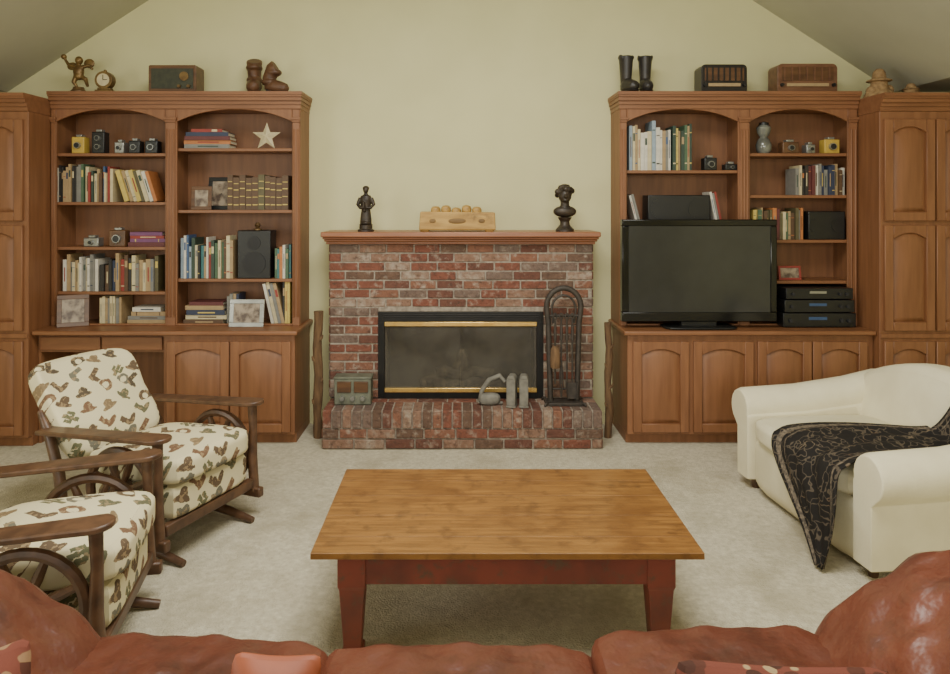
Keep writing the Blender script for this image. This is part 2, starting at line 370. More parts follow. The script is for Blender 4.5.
tall(-3.6,-2.872,'tall brown wooden cabinet with arched panel doors by the desk',[(-3.58,-3.245),(-3.235,-2.9)])
tall(2.792,3.6,'tall brown wooden cabinet with arched panel doors beside the television unit',[(2.815,3.15),(3.16,3.495)])
def base(x0,x1,label,doors,yf=4.86):
    p=thing('base_cabinet',label,'cabinet',((x0+x1)/2,5.1,0))
    mb=MB(); mb.box(x0,x1,yf,WY-.004,.07,.744); mb.box(x0,x1,yf+.05,WY-.004,0,.07)
    fin(mb,'body',WOOD,p,world=True,smooth=False,bevel=.004)
    for a,b in doors: door(p,a,b,.09,.70,yf)
base(-2.0,-1.115,'low brown wooden cabinet with two arched panel doors',[(-1.975,-1.555),(-1.545,-1.14)])
base(1.13,2.788,'low brown wooden cabinet with arched doors under the television',[(1.165,1.54),(1.572,1.975),(2.005,2.365),(2.375,2.74)])
p=thing('desk','built-in brown wooden desk section with shallow drawers','desk',(-2.43,5.1,0))
mb=MB(); mb.box(-2.868,-2.002,4.9,WY-.004,.62,.744); mb.box(-2.868,-2.85,4.9,WY-.004,0,.62); mb.box(-2.85,-2.002,WY-.03,WY-.004,0,.62); fin(mb,'body',WOODIN,p,world=True,smooth=False)
for a,b in ((-2.85,-2.44),(-2.43,-2.02)):
    mb=MB(); mb.box(a,b,4.88,4.899,.635,.725); fin(mb,'drawer',WOODX,p,world=True,smooth=False,bevel=.006)
for a,b in ((-2.868,-1.09),(1.10,2.788)):
    mb=MB(); mb.box(a,b,4.815,WY-.004,.746,CT); fin(mb,'worktop',WOODX,label='long brown wooden worktop on the low cabinets',cat='worktop',bevel=.008,seg=3)
# ------------------------------------------------------------ fireplace
FY=5.07; HT=.262
p=thing('fireplace','weathered red brick fireplace with glass doors and wooden mantel','fireplace',(.01,5.1,0))
def bricks(mb,x0,x1,y0,z0,rows,rh,bl,skip=None,dep=.06):
    for r in range(rows):
        za=z0+r*rh; x=x0-(bl/2 if r%2 else 0)
        while x<x1-.01:
            bb=bl*R.uniform(.92,1.08)
            a=max(x,x0)+.0055; b=min(x+bb,x1)-.0055; zz=za+.006; x+=bb
            if b-a<.02: continue
            segs=[(a,b)]
            if skip and za+rh*.5<skip[2]:
                segs=[]
                if a<skip[0]: segs.append((a,min(b,skip[0]-.002)))
                if b>skip[1]: segs.append((max(a,skip[1]+.002),b))
            for a2,b2 in segs:
                if b2-a2<.02: continue
                j=R.uniform(-.005,.004)
                mb.box(a2,b2,y0-.007+j,y0+dep,zz+R.uniform(-.002,.002),za+rh-.005+R.uniform(-.002,.002),R.choices(range(1,8),[5,4,4,4,3,4,4])[0])
mb=MB(); ox0,ox1,oz=-.575,.585,.868
mb.box(-.915,ox0,FY,WY-.004,HT,1.345); mb.box(ox1,.93,FY,WY-.004,HT,1.345); mb.box(ox0,ox1,FY,WY-.004,oz,1.345)
NR=17; rh=(1.345-HT)/NR
bricks(mb,-.92,.935,FY,HT,NR,rh,.195,(ox0,ox1,oz),.03)
for sx,xx in ((-1,-.92),(1,.935)):
    for r in range(NR):
        y=FY-.006
        while y<WY-.02:
            l=.1 if (r%2 and y<FY) else .195
            b=min(y+l-.008,WY-.006)
            xa,xb=(xx-.006,xx+.02) if sx<0 else (xx-.02,xx+.006)
            mb.box(xa,xb,y+.02,b,HT+r*rh+.004,HT+(r+1)*rh-.004,R.randint(1,7)); y+=l
fin(mb,'brick_surround',[MORT]+BR,p,world=True,smooth=False,bevel=.0035,seg=1)
mb=MB(); hx0,hx1,hy=-.915,.945,4.77
mb.box(hx0+.004,hx1-.004,hy+.005,WY-.006,0,HT-.006)
bricks(mb,hx0,hx1,hy,0.003,2,.068,.2,None,.04)
n=28; w=(hx1-hx0)/n
for i in range(n):
    a=hx0+i*w
    mb.box(a+.005,a+w-.005,hy-.012+R.uniform(-.003,.003),hy+.2,.144,HT+R.uniform(-.003,0),R.randint(1,7))
for i in range(9):
    a=hx0+i*(hx1-hx0)/9; mb.box(a+.005,a+(hx1-hx0)/9-.005,hy+.208,FY-.009,.15,HT-.002,R.randint(1,7))
for xx in (hx0-.004,hx1-.02):
    for r in range(2):
        for k in range(3): mb.box(xx,xx+.024,hy+.01+k*.19,hy+.19+k*.19,.006+r*.068,.066+r*.068,R.randint(1,7))
fin(mb,'hearth',[MORT]+BR,p,world=True,smooth=False,bevel=.004,seg=1)
mb=MB()
for z0_,z1_,q in ((1.345,1.365,.02),(1.365,1.382,.05),(1.382,1.398,.075),(1.398,1.434,.1)):
    mb.box(-.93-q*.3,.94+q*.3,FY-.02-q,WY-.004,z0_,z1_)
fin(mb,'mantel',MANT,p,world=True,bevel=.007,seg=3)
mb=MB(); a,b=ox0,ox1
mb.box(a,b,FY-.012,FY+.02,oz-.07,oz); mb.box(a,a+.045,FY-.012,FY+.02,HT,oz-.07); mb.box(b-.045,b,FY-.012,FY+.02,HT,oz-.07); mb.box(a+.045,b-.045,FY-.012,FY+.02,HT,HT+.045)
for k in range(3): mb.box(a+.03,b-.03,FY-.016,FY-.012,oz-.055+k*.016,oz-.048+k*.016)
fin(mb,'firebox_frame',BLK,p,world=True,smooth=False,bevel=.002)
mb=MB(); mb.box(a+.05,b-.05,WY-.03,WY-.01,HT,oz-.02); mb.box(a+.045,a+.06,FY+.02,WY-.03,HT,oz-.02); mb.box(b-.06,b-.045,FY+.02,WY-.03,HT,oz-.02); mb.box(a+.045,b-.045,FY+.02,WY-.03,HT-.002,HT+.012); mb.box(a+.045,b-.045,FY+.02,WY-.03,oz-.03,oz-.02)
fin(mb,'firebox',SOOT,p,world=True,smooth=False)
for k,(za,zb) in enumerate(((oz-.1,oz-.068),(HT+.042,HT+.074))):
    mb=MB(); mb.box(a+.045,b-.045,FY-.02,FY+.0,za,zb); fin(mb,'brass_trim',BRASS,p,world=True,bevel=.004)
gm=bpy.data.materials.new('painted haze glass'); gm.use_nodes=True; g=gm.node_tree.nodes; gb=g['Principled BSDF']
tr=g.new('ShaderNodeBsdfTransparent'); tr.inputs[0].default_value=(.9,.88,.85,1); mx=g.new('ShaderNodeMixShader'); mx.inputs[0].default_value=.42
gb.inputs['Base Color'].default_value=C(104,100,92); gb.inputs['Roughness'].default_value=.1  # grey base, mixed in by noise, paints reflected haze on the panes
gt=g.new('ShaderNodeTexCoord'); gn=g.new('ShaderNodeTexNoise'); gn.inputs['Scale'].default_value=4; gn.inputs['Detail'].default_value=5; gmr=g.new('ShaderNodeMapRange')
gmr.inputs['From Min'].default_value=.35; gmr.inputs['From Max'].default_value=.65; gmr.inputs['To Min'].default_value=.16; gmr.inputs['To Max'].default_value=.42
gl=gm.node_tree.links; gl.new(gt.outputs['Object'],gn.inputs['Vector']); gl.new(gn.outputs['Fac'],gmr.inputs['Value']); gl.new(gmr.outputs[0],mx.inputs[0])
gl.new(tr.outputs[0],mx.inputs[1]); gl.new(gb.outputs[0],mx.inputs[2]); gl.new(mx.outputs[0],g['Material Output'].inputs[0])
mid=(a+b)/2
for xa,xb in ((a+.05,mid-.001),(mid+.001,b-.05)):
    mb=MB(); mb.box(xa,xb,FY-.006,FY,HT+.074,oz-.1,0)
    fin(mb,'glass_door',[gm],p,world=True,smooth=False)
mb=MB()
for (x_,z_,dx,r_) in ((-.02,.33,.26,.045),(.03,.41,.2,.038),(-.05,.33,.2,.04)):
    pts=[(x_-dx+2*dx*i/6,5.19+.03*math.sin(i*2+x_*9),z_+.012*math.sin(i*1.7)) for i in range(7)]
    mb.tube(pts,[r_*(1+.12*math.sin(i*2.3)) for i in range(7)],9)
mb.tube([(0,5.22,.42),(.02,5.2,.5),(.01,5.2,.58)],[.06,.05,.02],9)
fin(mb,'burnt_log',ASH,label='charred firewood logs inside the brick firebox',cat='firewood')
# ------------------------------------------------------------ hearth items
def iron_set():
    p=thing('fireplace_tool_set','black wrought iron fireplace tools on an arched stand','fireplace tools',(.71,4.93,HT))
    mb=MB(); mb.box(-.13,.13,-.07,.07,0,.02)
    for s in (-1,1):
        for t in (-1,1): mb.tube([(s*.1,t*.05,.015),(s*.13,t*.08,.02),(s*.14,t*.09,.004)],.009,6)
    fin(mb,'base',IRON,p,bevel=.004)
    mb=MB()
    pts=[(-.09,0,.02),(-.098,0,.3),(-.105,0,.55)]+[(.118*math.cos(t),0,.66+.13*math.sin(t)) for t in [math.pi-math.pi*i/14 for i in range(15)]]+[(.105,0,.55),(.098,0,.3),(.09,0,.02)]
    mb.tube(pts,.019,10)
    pts=[(-.07,.0,.55)]+[(.083*math.cos(t),0,.64+.1*math.sin(t)) for t in [math.pi-math.pi*i/12 for i in range(13)]]+[(.07,0,.55)]
    mb.tube(pts,.008,8); mb.cyl((-.1,0,.6),(.1,0,.6),.01); mb.cyl((-.095,0,.1),(.095,0,.1),.007)
    fin(mb,'frame',IRON,p)
    def tool(nm,x,fn):
        mb=MB(); mb.tube([(x,-.028,.14),(x,-.028,.58)],.0065,8)
        mb.tube([(x+.012*math.cos(t),-.028,.6+.02*math.sin(t)) for t in [2*math.pi*i/10 for i in range(10)]],.005,6,closed=True)
        mb.cyl((x,-.028,.44),(x,-.028,.54),.011,.009); fn(mb,x); fin(mb,nm,IRON if nm!='brush' else [IRON,BARK],p)
    tool('shovel',.055,lambda m,x:(m.box(x-.035,x+.035,-.034,-.024,.04,.15),m.box(x-.035,x-.03,-.05,-.024,.04,.15),m.box(x+.03,x+.035,-.05,-.024,.04,.15)))
    tool('poker',.018,lambda m,x:(m.tube([(x,-.028,.14),(x,-.028,.06)],[.006,.002],8),m.tube([(x,-.028,.1),(x+.02,-.028,.09),(x+.022,-.028,.11)],.004,6)))
    tool('tongs',-.02,lambda m,x:(m.tube([(x,-.028,.3),(x-.012,-.028,.2),(x-.002,-.028,.05)],.004,6),m.tube([(x,-.028,.3),(x+.012,-.028,.2),(x+.002,-.028,.05)],.004,6)))
    tool('brush',-.062,lambda m,x:(m.lathe([(.012,0),(.03,-.02),(.036,-.12),(.032,-.15)][::-1],(x,-.03,.4),12,1)))
iron_set()
for i,x in enumerate((.35,.43)):
    mb=MB(Matrix.Translation((x,4.86,HT))@Matrix.Rotation(rad(-14+10*i),4,'Z'))
    mb.box(-.033,.033,-.05,.05,0,.012); mb.box(-.03,.03,-.045,.045,.012,.19); mb.prism([(-.03,.19),(.03,.19),(.018,.212),(-.018,.212)],'y',-.045,.045)
    fin(mb,'stone_bookend',GREY,label='upright grey stone block standing on the hearth',cat='stone block',group='grey stone blocks on the hearth',bevel=.004)
mb=MB()
pts=[(.13,4.9,HT+.012),(.15,4.9,HT+.1),(.2,4.895,HT+.17),(.27,4.89,HT+.2),(.305,4.885,HT+.16)]
mb.tube(pts,[.012,.016,.018,.016,.012],12); mb.rb((.2,4.9,HT+.04),(.075,.035,.04),3,6); mb.cyl((.14,4.9,HT+.012),(.29,4.9,HT+.012),.011)
fin(mb,'fireplace_bellows',GREY,label='small grey metal bellows with curved spout on the hearth',cat='bellows')
p=thing('tin_box','grey-green tin box with dark dial panels on the hearth','box',(-.73,4.95,HT))
mb=MB(); mb.box(-.125,.125,-.06,.06,0,.175); mb.box(-.13,.13,-.065,.065,.175,.188); fin(mb,'body',GRN,p,bevel=.006)
mb=MB(); mb.box(-.105,-.01,-.068,-.061,.085,.16); mb.box(.01,.105,-.068,-.061,.085,.16); fin(mb,'panel',VEN,p,bevel=.003)
for q in (-.07,0,.07):
    mb=MB(); mb.cyl((q,-.061,.045),(q,-.08,.045),.018,.015); fin(mb,'knob',SILV,p)
def post(x,y,h,r,seed,label):
    rr=random.Random(seed); mb=MB(); n=14
    pts=[(x+.005*math.sin(i*.9+seed),y,h*i/n) for i in range(n+1)]
    mb.tube(pts,[r*(1+rr.uniform(-.12,.12)) for _ in pts],12)
    for k in range(4):
        z=h*(.25+.17*k); s=1 if k%2 else -1
        mb.tube([(x,y-.01,z),(x+s*r*.9,y-.02,z+.03),(x+s*r*1.15,y-.02,z+.05)],[r*.5,r*.35,r*.15],8)
    fin(mb,'wooden_post',BARK,label=label,cat='wooden post',weld=False)
post(-.99,5.02,.88,.032,2,'rough weathered wooden post standing by the hearth')
post(1.035,5.02,.80,.025,5,'rough weathered wooden post beside the iron tools')
mb=MB(); mb.box(.925,.985,WY-.008,WY-.001,1.13,1.22); mb.box(.945,.965,WY-.012,WY-.008,1.16,1.19)
fin(mb,'switch_plate',PAL['cream'],label='small cream switch plate on the wall above the post',cat='switch plate',bevel=.002)
# mantel objects
MZ=1.434
def mantel():
    y=5.05
    p=thing('statuette','dark bronze statuette of a standing robed figure on the mantel','statuette',(-.66,y,MZ))
    mb=MB(); mb.lathe([(.058,0),(.058,.012),(.046,.02),(.046,.045),(.05,.05)],n=20); fin(mb,'base',DKB,p)
    mb=MB(); mb.lathe([(.042,.046),(.04,.09),(.032,.15),(.036,.19),(.042,.225),(.036,.25),(.014,.26),(.013,.274)],n=16,sy=.75)
    mb.ell((0,-.003,.292),(.02,.021,.024)); mb.ell((0,.004,.303),(.024,.022,.018))
    for s in (-1,1): mb.tube([(s*.038,0,.235),(s*.056,-.006,.19),(s*.036,-.03,.165),(s*.005,-.04,.17)],[.015,.013,.011,.008],8)
    mb.ell((0,-.02,.06),(.03,.024,.014)); mb.tube([(-.005,-.03,.14),(-.014,-.034,.21)],.008,6)
    fin(mb,'figure',DKB,p,remesh=.0035)
    p=thing('carved_box','chunky yellow-ochre wooden block with rounded knobs along the top','wooden block',(-.02,y,MZ))
    mb=MB(); mb.prism([(-.265,.012),(.268,.012),(.262,.135),(-.255,.14)],'y',-.065,.065)
    for s in (-1,1): mb.box(s*.225-.03,s*.225+.03,-.055,.055,0,.014)
    fin(mb,'body',YWD,p,bevel=.016,seg=4)
    mb=MB()
    mb.rb((0,-.065,.075),(.06,.005,.018),2.5,6); mb.rb((-.17,-.065,.075),(.022,.004,.014),2.5,6); mb.rb((.17,-.065,.075),(.022,.004,.014),2.5,6)
    fin(mb,'carving',YWD2,p)
    for i in range(5):
        mb=MB(); mb.rb((-.15+i*.072,0,.148+.008*math.sin(i*2.4)),(.034,.046,.03+.004*math.sin(i*3)),2.6,6); fin(mb,'knob',YWD,p,weld=True)
    p=thing('bust','dark bronze bust with curly hair on a round pedestal','bust',(.735,y,MZ))
    mb=MB(); mb.lathe([(.065,0),(.065,.015),(.05,.03),(.034,.05),(.032,.07),(.045,.09),(.05,.1)],n=20); fin(mb,'pedestal',DKB,p)
    mb=MB(); mb.ell((0,0,.14),(.082,.045,.042)); mb.cyl((0,0,.15),(0,-.003,.215),.034,.03); mb.ell((0,-.006,.25),(.046,.046,.052)); mb.ell((0,-.054,.246),(.01,.013,.013)); mb.ell((0,-.038,.22),(.02,.016,.014))
    rr=random.Random(3)
    for i in range(40):
        t=rr.uniform(0,6.28); e=rr.uniform(-.3,1.5)
        d=Vector((math.cos(t)*math.cos(e),math.sin(t)*math.cos(e),math.sin(e)))
        if d.y<-.45 and d.z<.55: continue
        mb.ell((d.x*.056,d.y*.05+.002,.258+d.z*.056),.021,n=3)
    fin(mb,'head',DKB,p,remesh=.004)
mantel()
# ------------------------------------------------------------ things on bookcase tops
TZ=2.412
def radio(x0,x1,h,label,case,rnd,style):
    w=x1-x0; p=thing('vintage_radio',label,'radio',((x0+x1)/2,5.13,TZ)); hw=w/2
    mb=MB(); pts=[(-hw,0.006),(hw,.006),(hw,h-rnd)]+[(hw-rnd+rnd*math.cos(t),h-rnd+rnd*math.sin(t)) for t in [math.pi/2*i/6 for i in range(1,7)]]+[(-hw+rnd-rnd*math.sin(t),h-rnd+rnd*math.cos(t)) for t in [math.pi/2*i/6 for i in range(0,7)]]
    mb.prism(pts,'y',-.08,.08)
    for s in (-1,1): mb.box(s*hw*.7-.02,s*hw*.7+.02,-.07,.07,0,.007)
    fin(mb,'case',case,p,bevel=.005)
    mb=MB()
    if style==0: mb.box(-hw*.88,hw*.88,-.084,-.0805,.025,h-.025)
    else: mb.box(-hw*.86,hw*.86,-.084,-.0805,.08,h-.025)
    fin(mb,'speaker_grille',CLOTH if style==0 else VEN,p,smooth=False)
    mb=MB()
    if style==0: mb.cyl((hw*.5,-.0835,h*.58),(hw*.5,-.09,h*.58),h*.17,n=24)
    else: mb.box(-hw*.7,hw*.7,-.086,-.0805,.04,.062)
    fin(mb,'tuning_dial',GOLDB if style==0 else PAL['tan'],p)
    if style:
        mb=MB()
        for i in range(7): mb.box(-hw*.8+i*hw*.25,-hw*.8+i*hw*.25+.01,-.09,-.084,.08,h-.025)
        fin(mb,'grille_bars',case,p,smooth=False)
    for s in ((.3,.7) if style==0 else (-.86,.86)):
        mb=MB(); mb.cyl((hw*s,-.0805,.04 if style==0 else .05),(hw*s,-.1,.04 if style==0 else .05),.013,.011); fin(mb,'knob',GOLDB if style==0 else BLKP,p)
tx=lambda q:(q-460)/140.5
radio(tx(153),tx(200),.19,'brown wooden table radio with dark green front on the bookcase',VEN,.012,0)
radio(tx(698),tx(743),.195,'nearly black rounded table radio on top of the bookcase',mat('dark bakelite',C(36,31,28),None,.3),.03,1)
radio(tx(773),tx(832),.2,'wide reddish brown wooden radio on top of the bookcase',mat('red veneer',C(118,82,60),C(94,62,44),.35,scale=5,stretch=(1,5,5)),.035,1)
def boot(x,y,z,h,L,rz,label,m,group,k=1.0,fold=0):
    p=thing('cowboy_boot' if fold==0 else 'ankle_boot',label,'boot',(x,y,z),rz,group)
    mb=MB(); mb.rb((L*.2,0,.012),(L*.42,.034*k,.007),3,6); mb.box(-L*.3,-L*.08,-.026*k,.026*k,0,.03); fin(mb,'sole',BLKP,p,weld=True,bevel=.002)
    mb=MB(); mb.tube([(-L*.2,0,.03),(-L*.17,0,.08),(-L*.16-fold*.4,0,h*.55),(-L*.16+fold*.5,0,h*.94),(-L*.16+fold,0,h)],[.036*k,.038*k,.042*k,.05*k,.05*k],16,flat=.85)
    mb.tube([(-L*.22,0,.045*k),(0,0,.05*k),(L*.25,0,.042*k),(L*.48,0,.034*k),(L*.58,0,.028*k)],[.036*k,.044*k,.04*k,.032*k,.012*k],14)
    if not fold:
        for s in (-1,1): mb.ell((-L*.16,s*.04*k,h*.97),(.028*k,.008,.02))
    else:
        mb.ell((-L*.16-fold*.3,0,h*.45),(.052*k,.044*k,.03)); mb.ell((-L*.16+fold*.5,0,h*.8),(.056*k,.046*k,.03))
    fin(mb,'upper',m,p,remesh=.005)
boot(tx(628),5.12,TZ,.27,.2,rad(-75),'black leather cowboy boot standing on the bookcase',BOOTK,'black boots on the bookcase',1.15)
boot(tx(646),5.13,TZ,.27,.2,rad(-95),'black leather cowboy boot standing on the bookcase',BOOTK,'black boots on the bookcase',1.15)
boot(tx(251),5.2,TZ,.25,.17,rad(-80),'brown leather slouched boot standing on the bookcase',BOOTB,'brown boots on the bookcase',1.3,.015)
boot(tx(274),5.14,TZ,.19,.18,rad(-10),'lower brown leather slouched boot on the bookcase',BOOTB,'brown boots on the bookcase',1.1,.04)
p=thing('figurine','gilt bronze cherub figurine with raised arms on the bookcase','figurine',(tx(79),5.12,TZ))
mb=MB(); mb.lathe([(.055,0),(.055,.015),(.04,.03),(.035,.045)],n=18); fin(mb,'base',BRONZE,p)
mb=MB()
mb.ell((0,0,.16),(.038,.03,.05)); mb.ell((0,0,.125),(.035,.03,.03)); mb.ell((.005,-.004,.235),(.027,.027,.03))
mb.tube([(-.015,0,.12),(-.03,-.01,.08),(-.01,0,.045)],[.022,.016,.01],8); mb.tube([(.015,0,.12),(.055,-.01,.1),(.06,.01,.05)],[.022,.016,.01],8)
mb.tube([(-.03,0,.19),(-.075,0,.21),(-.1,0,.25)],[.015,.012,.009],8); mb.tube([(.03,0,.19),(.075,0,.2),(.1,0,.17)],[.015,.012,.009],8)
mb.ell((-.06,.03,.2),(.04,.01,.03)); mb.ell((.06,.03,.22),(.04,.01,.035)); mb.ell((-.105,0,.262),.02)
fin(mb,'figure',GOLDB,p,remesh=.0045)
p=thing('mantel_clock','small round clock with pale face on a bronze base','clock',(tx(107),5.1,TZ))
mb=MB(); mb.box(-.06,.06,-.035,.035,0,.02); mb.box(-.045,.045,-.028,.028,.02,.035); mb.cyl((0,-.03,.09),(0,.03,.09),.062,n=28); mb.ell((0,0,.155),(.012,.012,.012)); fin(mb,'case',GOLDB,p,bevel=.003)
mb=MB(); mb.cyl((0,-.034,.09),(0,-.0305,.09),.044,n=28); fin(mb,'face',PAL['cream'],p)
mb=MB(); mb.box(-.002,.002,-.037,-.0345,.09,.125); mb.box(0,.028,-.037,-.0345,.088,.092); fin(mb,'hands',BLKP,p,smooth=False)
for px,w,h in ((882,.1,.2),(914,.075,.1)):
    mb=MB(Matrix.Translation((tx(px)*.965,4.98,2.362)))
    mb.lathe([(w,0),(w*.95,.02),(w*.6,h*.3),(w*.5,h*.55),(w*.55,h*.6)],n=18); mb.lathe([(w*.85,h*.55),(w*.8,h*.6),(w*.45,h*.66),(w*.4,h*.88),(w*.2,h)],n=18)
    mb.ell((w*.7,0,h*.25),(w*.3,w*.3,h*.2)); mb.ell((-w*.6,0,h*.2),(w*.3,w*.3,h*.2))
    fin(mb,'straw_doll',STRAW,label='straw figure with a hat sitting on the tall cabinet' if px<900 else 'small low straw figure on the tall cabinet',cat='figurine',remesh=.006)
# ------------------------------------------------------------ books
PXX=lambda q:(q-460)/141.0
BY=BF+.035
def book(x,z,w,h,d,col,lean=0,y=None,group='books',flat=False):
    y=BY+R.uniform(0,.025) if y is None else y
    if flat: T=Matrix.Translation((x,y,z))@Matrix(((0,0,1,0),(0,1,0,0),(1,0,0,0),(0,0,0,1)))
    else: T=Matrix.Translation((x,y,z))@Matrix.Rotation(lean,4,'Y')
    mb=MB(T); t=min(.003,w*.2)
    mb.box(0,w,0,.004,0,h); mb.box(0,t,.004,d,0,h); mb.box(w-t,w,.004,d,0,h)
    mb.box(t,w-t,.004,d-.004,.003,h-.004,1)
    k=R.random(); dark=col in('black','navy','maroon','dark green','brown','olive','red','green','blue','purple','teal')
    bc=R.choice(['tan','yellow','cream','orange']) if dark else R.choice(['black','navy','red','brown','dark green','grey','blue'])
    if group.startswith('matching'): k=.5; bc='yellow'
    if w>.012 and k<.72:
        if k<.18: mb.box(w*.14,w*.86,-.0007,.0002,h*.66,h*.84,2)
        elif k<.5: mb.box(w*.36,w*.64,-.0007,.0002,h*.3,h*.75,2)
        else:
            mb.box(w*.1,w*.9,-.0007,.0002,h*.8,h*.82,2); mb.box(w*.1,w*.9,-.0007,.0002,h*.14,h*.17,2)
            if group.startswith('matching'): mb.box(w*.1,w*.9,-.0007,.0002,h*.6,h*.63,2); mb.box(w*.1,w*.9,-.0007,.0002,h*.38,h*.4,2)
    st='lying flat in a stack' if flat else ('leaning sideways on a wooden shelf' if abs(lean)>.03 else 'standing upright on a wooden shelf')
    fin(mb,'book',[PAL[col],PAPER,PAL[bc]],label=f'{col} book {st}',cat='book',group=group,smooth=False)
def row(p0,p1,z,h0,h1,cols,w0=.016,w1=.036,group='books on a shelf',d=.17):
    x=PXX(p0); xe=PXX(p1); i=0; base_h=R.uniform(h0,h1)
    while True:
        w=R.uniform(w0,w1)
        if x+w>xe: break
        if R.random()<.5: base_h=R.uniform(h0,h1)
        c=cols[i%len(cols)] if R.random()<.5 else R.choice(cols)
        book(x,z+.0005,w,min(h1,base_h+R.uniform(-.015,.015)),d+R.uniform(-.02,.02),c,group=group); x+=w+.0015; i+=1
    return x
def leanrow(x,n,z,h,cols,ang,group,w=.022,d=.16):
    x+=h*math.sin(abs(ang))+.004
    for i in range(n):
        ww=w*R.uniform(.8,1.2)
        book(x,z+.0008,ww,h*R.uniform(.94,1.0),d,cols[i%len(cols)],lean=-abs(ang),group=group)
        x+=ww/math.cos(ang)+.002
    return x
def stack(pc,z,spec,group):
    zz=z+.0005
    for (w,t,c) in spec:
        book(PXX(pc)-w/2+R.uniform(-.01,.01),zz,t,w,.16,c,flat=True,group=group); zz+=t+.0008
g='books in the desk bookcase'
row(58,86,1.641,.21,.27,['black','dark green','white','grey','green','tan'],.012,.024,g)
row(86,114,1.641,.18,.26,['cream','red','brown','dark green','tan','maroon','blue'],.012,.026,g)
leanrow(PXX(115),8,1.641,.235,['yellow','tan','cream','yellow','olive','cream','white','orange'],.3,g,.026)
row(63,100,1.01,.21,.265,['white','cream','grey','cream','tan','white','pale blue'],.012,.026,g)
row(101,132,1.01,.19,.27,['black','brown','yellow','navy','tan','red','cream'],.014,.032,g)
row(132,163,1.01,.18,.265,['blue','tan','yellow','cream','tan','grey','olive'],.018,.034,g)
stack(147,1.325,[(.26,.03,'maroon'),(.25,.025,'purple'),(.24,.02,'red'),(.23,.024,'purple')],'flat stacked books')
row(100,123,CT,.15,.2,['cream','tan','cream','grey'],.014,.022,g)
stack(148,CT,[(.3,.03,'tan'),(.28,.026,'grey'),(.25,.03,'tan'),(.2,.03,'white')],'flat stacked books')
stack(207,2.02,[(.32,.03,'grey'),(.33,.028,'orange'),(.32,.026,'maroon'),(.3,.028,'navy'),(.22,.022,'red')],'flat stacked books')
row(228,289,1.585,.235,.25,['brown','olive','brown','brown'],.036,.046,'matching brown encyclopedia volumes',.2)
row(181,236,1.10,.21,.34,['green','white','blue','cream','dark green','teal','black','red','tan','pale blue','brown','grey'],.013,.028,g)
row(275,291,1.10,.2,.24,['green','teal','orange','white'],.013,.022,g)
stack(205,CT,[(.28,.034,'brown'),(.29,.03,'cream'),(.27,.034,'navy'),(.27,.03,'tan'),(.24,.025,'maroon')],'flat stacked books')
row(227,240,CT,.2,.24,['navy','grey','tan'],.016,.024,g)
leanrow(PXX(262),4,CT,.31,['white','cream','grey','tan'],.22,g,.02)
row(283,291,CT,.3,.33,['black','white','yellow'],.014,.02,g)
g='books in the television bookcase'
row(629,672,1.865,.28,.36,['white','cream','tan','grey','white','black','cream','pale blue'],.016,.03,g)
row(672,693,1.865,.24,.33,['green','yellow','dark green','tan'],.014,.024,g)
row(795,847,1.69,.17,.225,['grey','cream','black','tan','brown','grey','white','maroon','navy'],.012,.026,g)
row(752,805,1.375,.17,.23,['yellow','cream','green','tan','brown','olive','grey','orange','maroon'],.012,.028,g)
leanrow(PXX(628),2,1.50,.2,['white','grey'],.25,g,.018)
leanrow(PXX(708),3,1.50,.215,['white','grey','red'],.2,g,.014)
# ------------------------------------------------------------ shelf objects
def vcam(px,z,w,h,body,label,dual=False,y=5.13):
    w*=.9; h*=.9
    p=thing('vintage_camera',label,'camera',(PXX(px),y,z)); d=.04
    mb=MB(); mb.box(-w/2,w/2,-d,d,0,h); fin(mb,'body',body,p,bevel=.006)
    for zz in ((h*.3,h*.7) if dual else (h*.48,)):
        mb=MB(); r=min(w,h)*(.22 if dual else .27); mb.cyl((0,-d,zz),(0,-d-.02,zz),r,r*.9,18); fin(mb,'lens',SILV,p)
        mb=MB(); mb.cyl((0,-d-.0202,zz),(0,-d-.0212,zz),r*.75,n=18); fin(mb,'lens_glass',BLKP,p)
    mb=MB(); mb.box(-w*.22,w*.22,-d*.7,d*.7,h,h+.018); fin(mb,'viewfinder',SILV,p,bevel=.003)
YEL=mat('yellow enamel',C(200,168,72),None,.4)
vcam(79,1.985,.1,.13,YEL,'small yellow and black vintage box camera on shelf')
vcam(99,1.985,.1,.17,BLKP,'tall black twin-lens vintage camera on shelf',True)
vcam(120,1.985,.075,.09,SILV,'small silver vintage camera on wooden shelf')
vcam(135,1.985,.09,.1,BLKP,'small black vintage box camera on shelf')
vcam(152,1.985,.1,.1,BLKP,'black folding style vintage camera on shelf')
vcam(92,1.325,.12,.07,SILV,'silver and black compact vintage camera on shelf')
vcam(118,1.325,.13,.13,VEN,'brown wooden box camera on bookshelf')
vcam(710,1.865,.1,.1,BLKP,'black vintage camera on shelf beside tall books')
vcam(731,1.865,.1,.05,BLKP,'small flat black camera on bookshelf')
vcam(831,1.985,.12,.11,YEL,'bright yellow vintage camera on shelf')
vcam(810,1.985,.07,.07,SILV,'tiny silver camera on the upper shelf')
vcam(790,1.985,.13,.09,VEN,'brown leather covered vintage camera on shelf')
p=thing('glass_jar','round smoky glass jar with dark lid on the shelf','jar',(PXX(765),5.13,1.985))
mb=MB(); mb.lathe([(.035,0),(.05,.02),(.055,.06),(.04,.1),(.025,.115),(.045,.15),(.05,.185),(.03,.205)],n=20); fin(mb,'glass',GLASS,p)
mb=MB(); mb.lathe([(.034,.205),(.034,.22),(.012,.226)],n=20); fin(mb,'lid',BLKP,p)
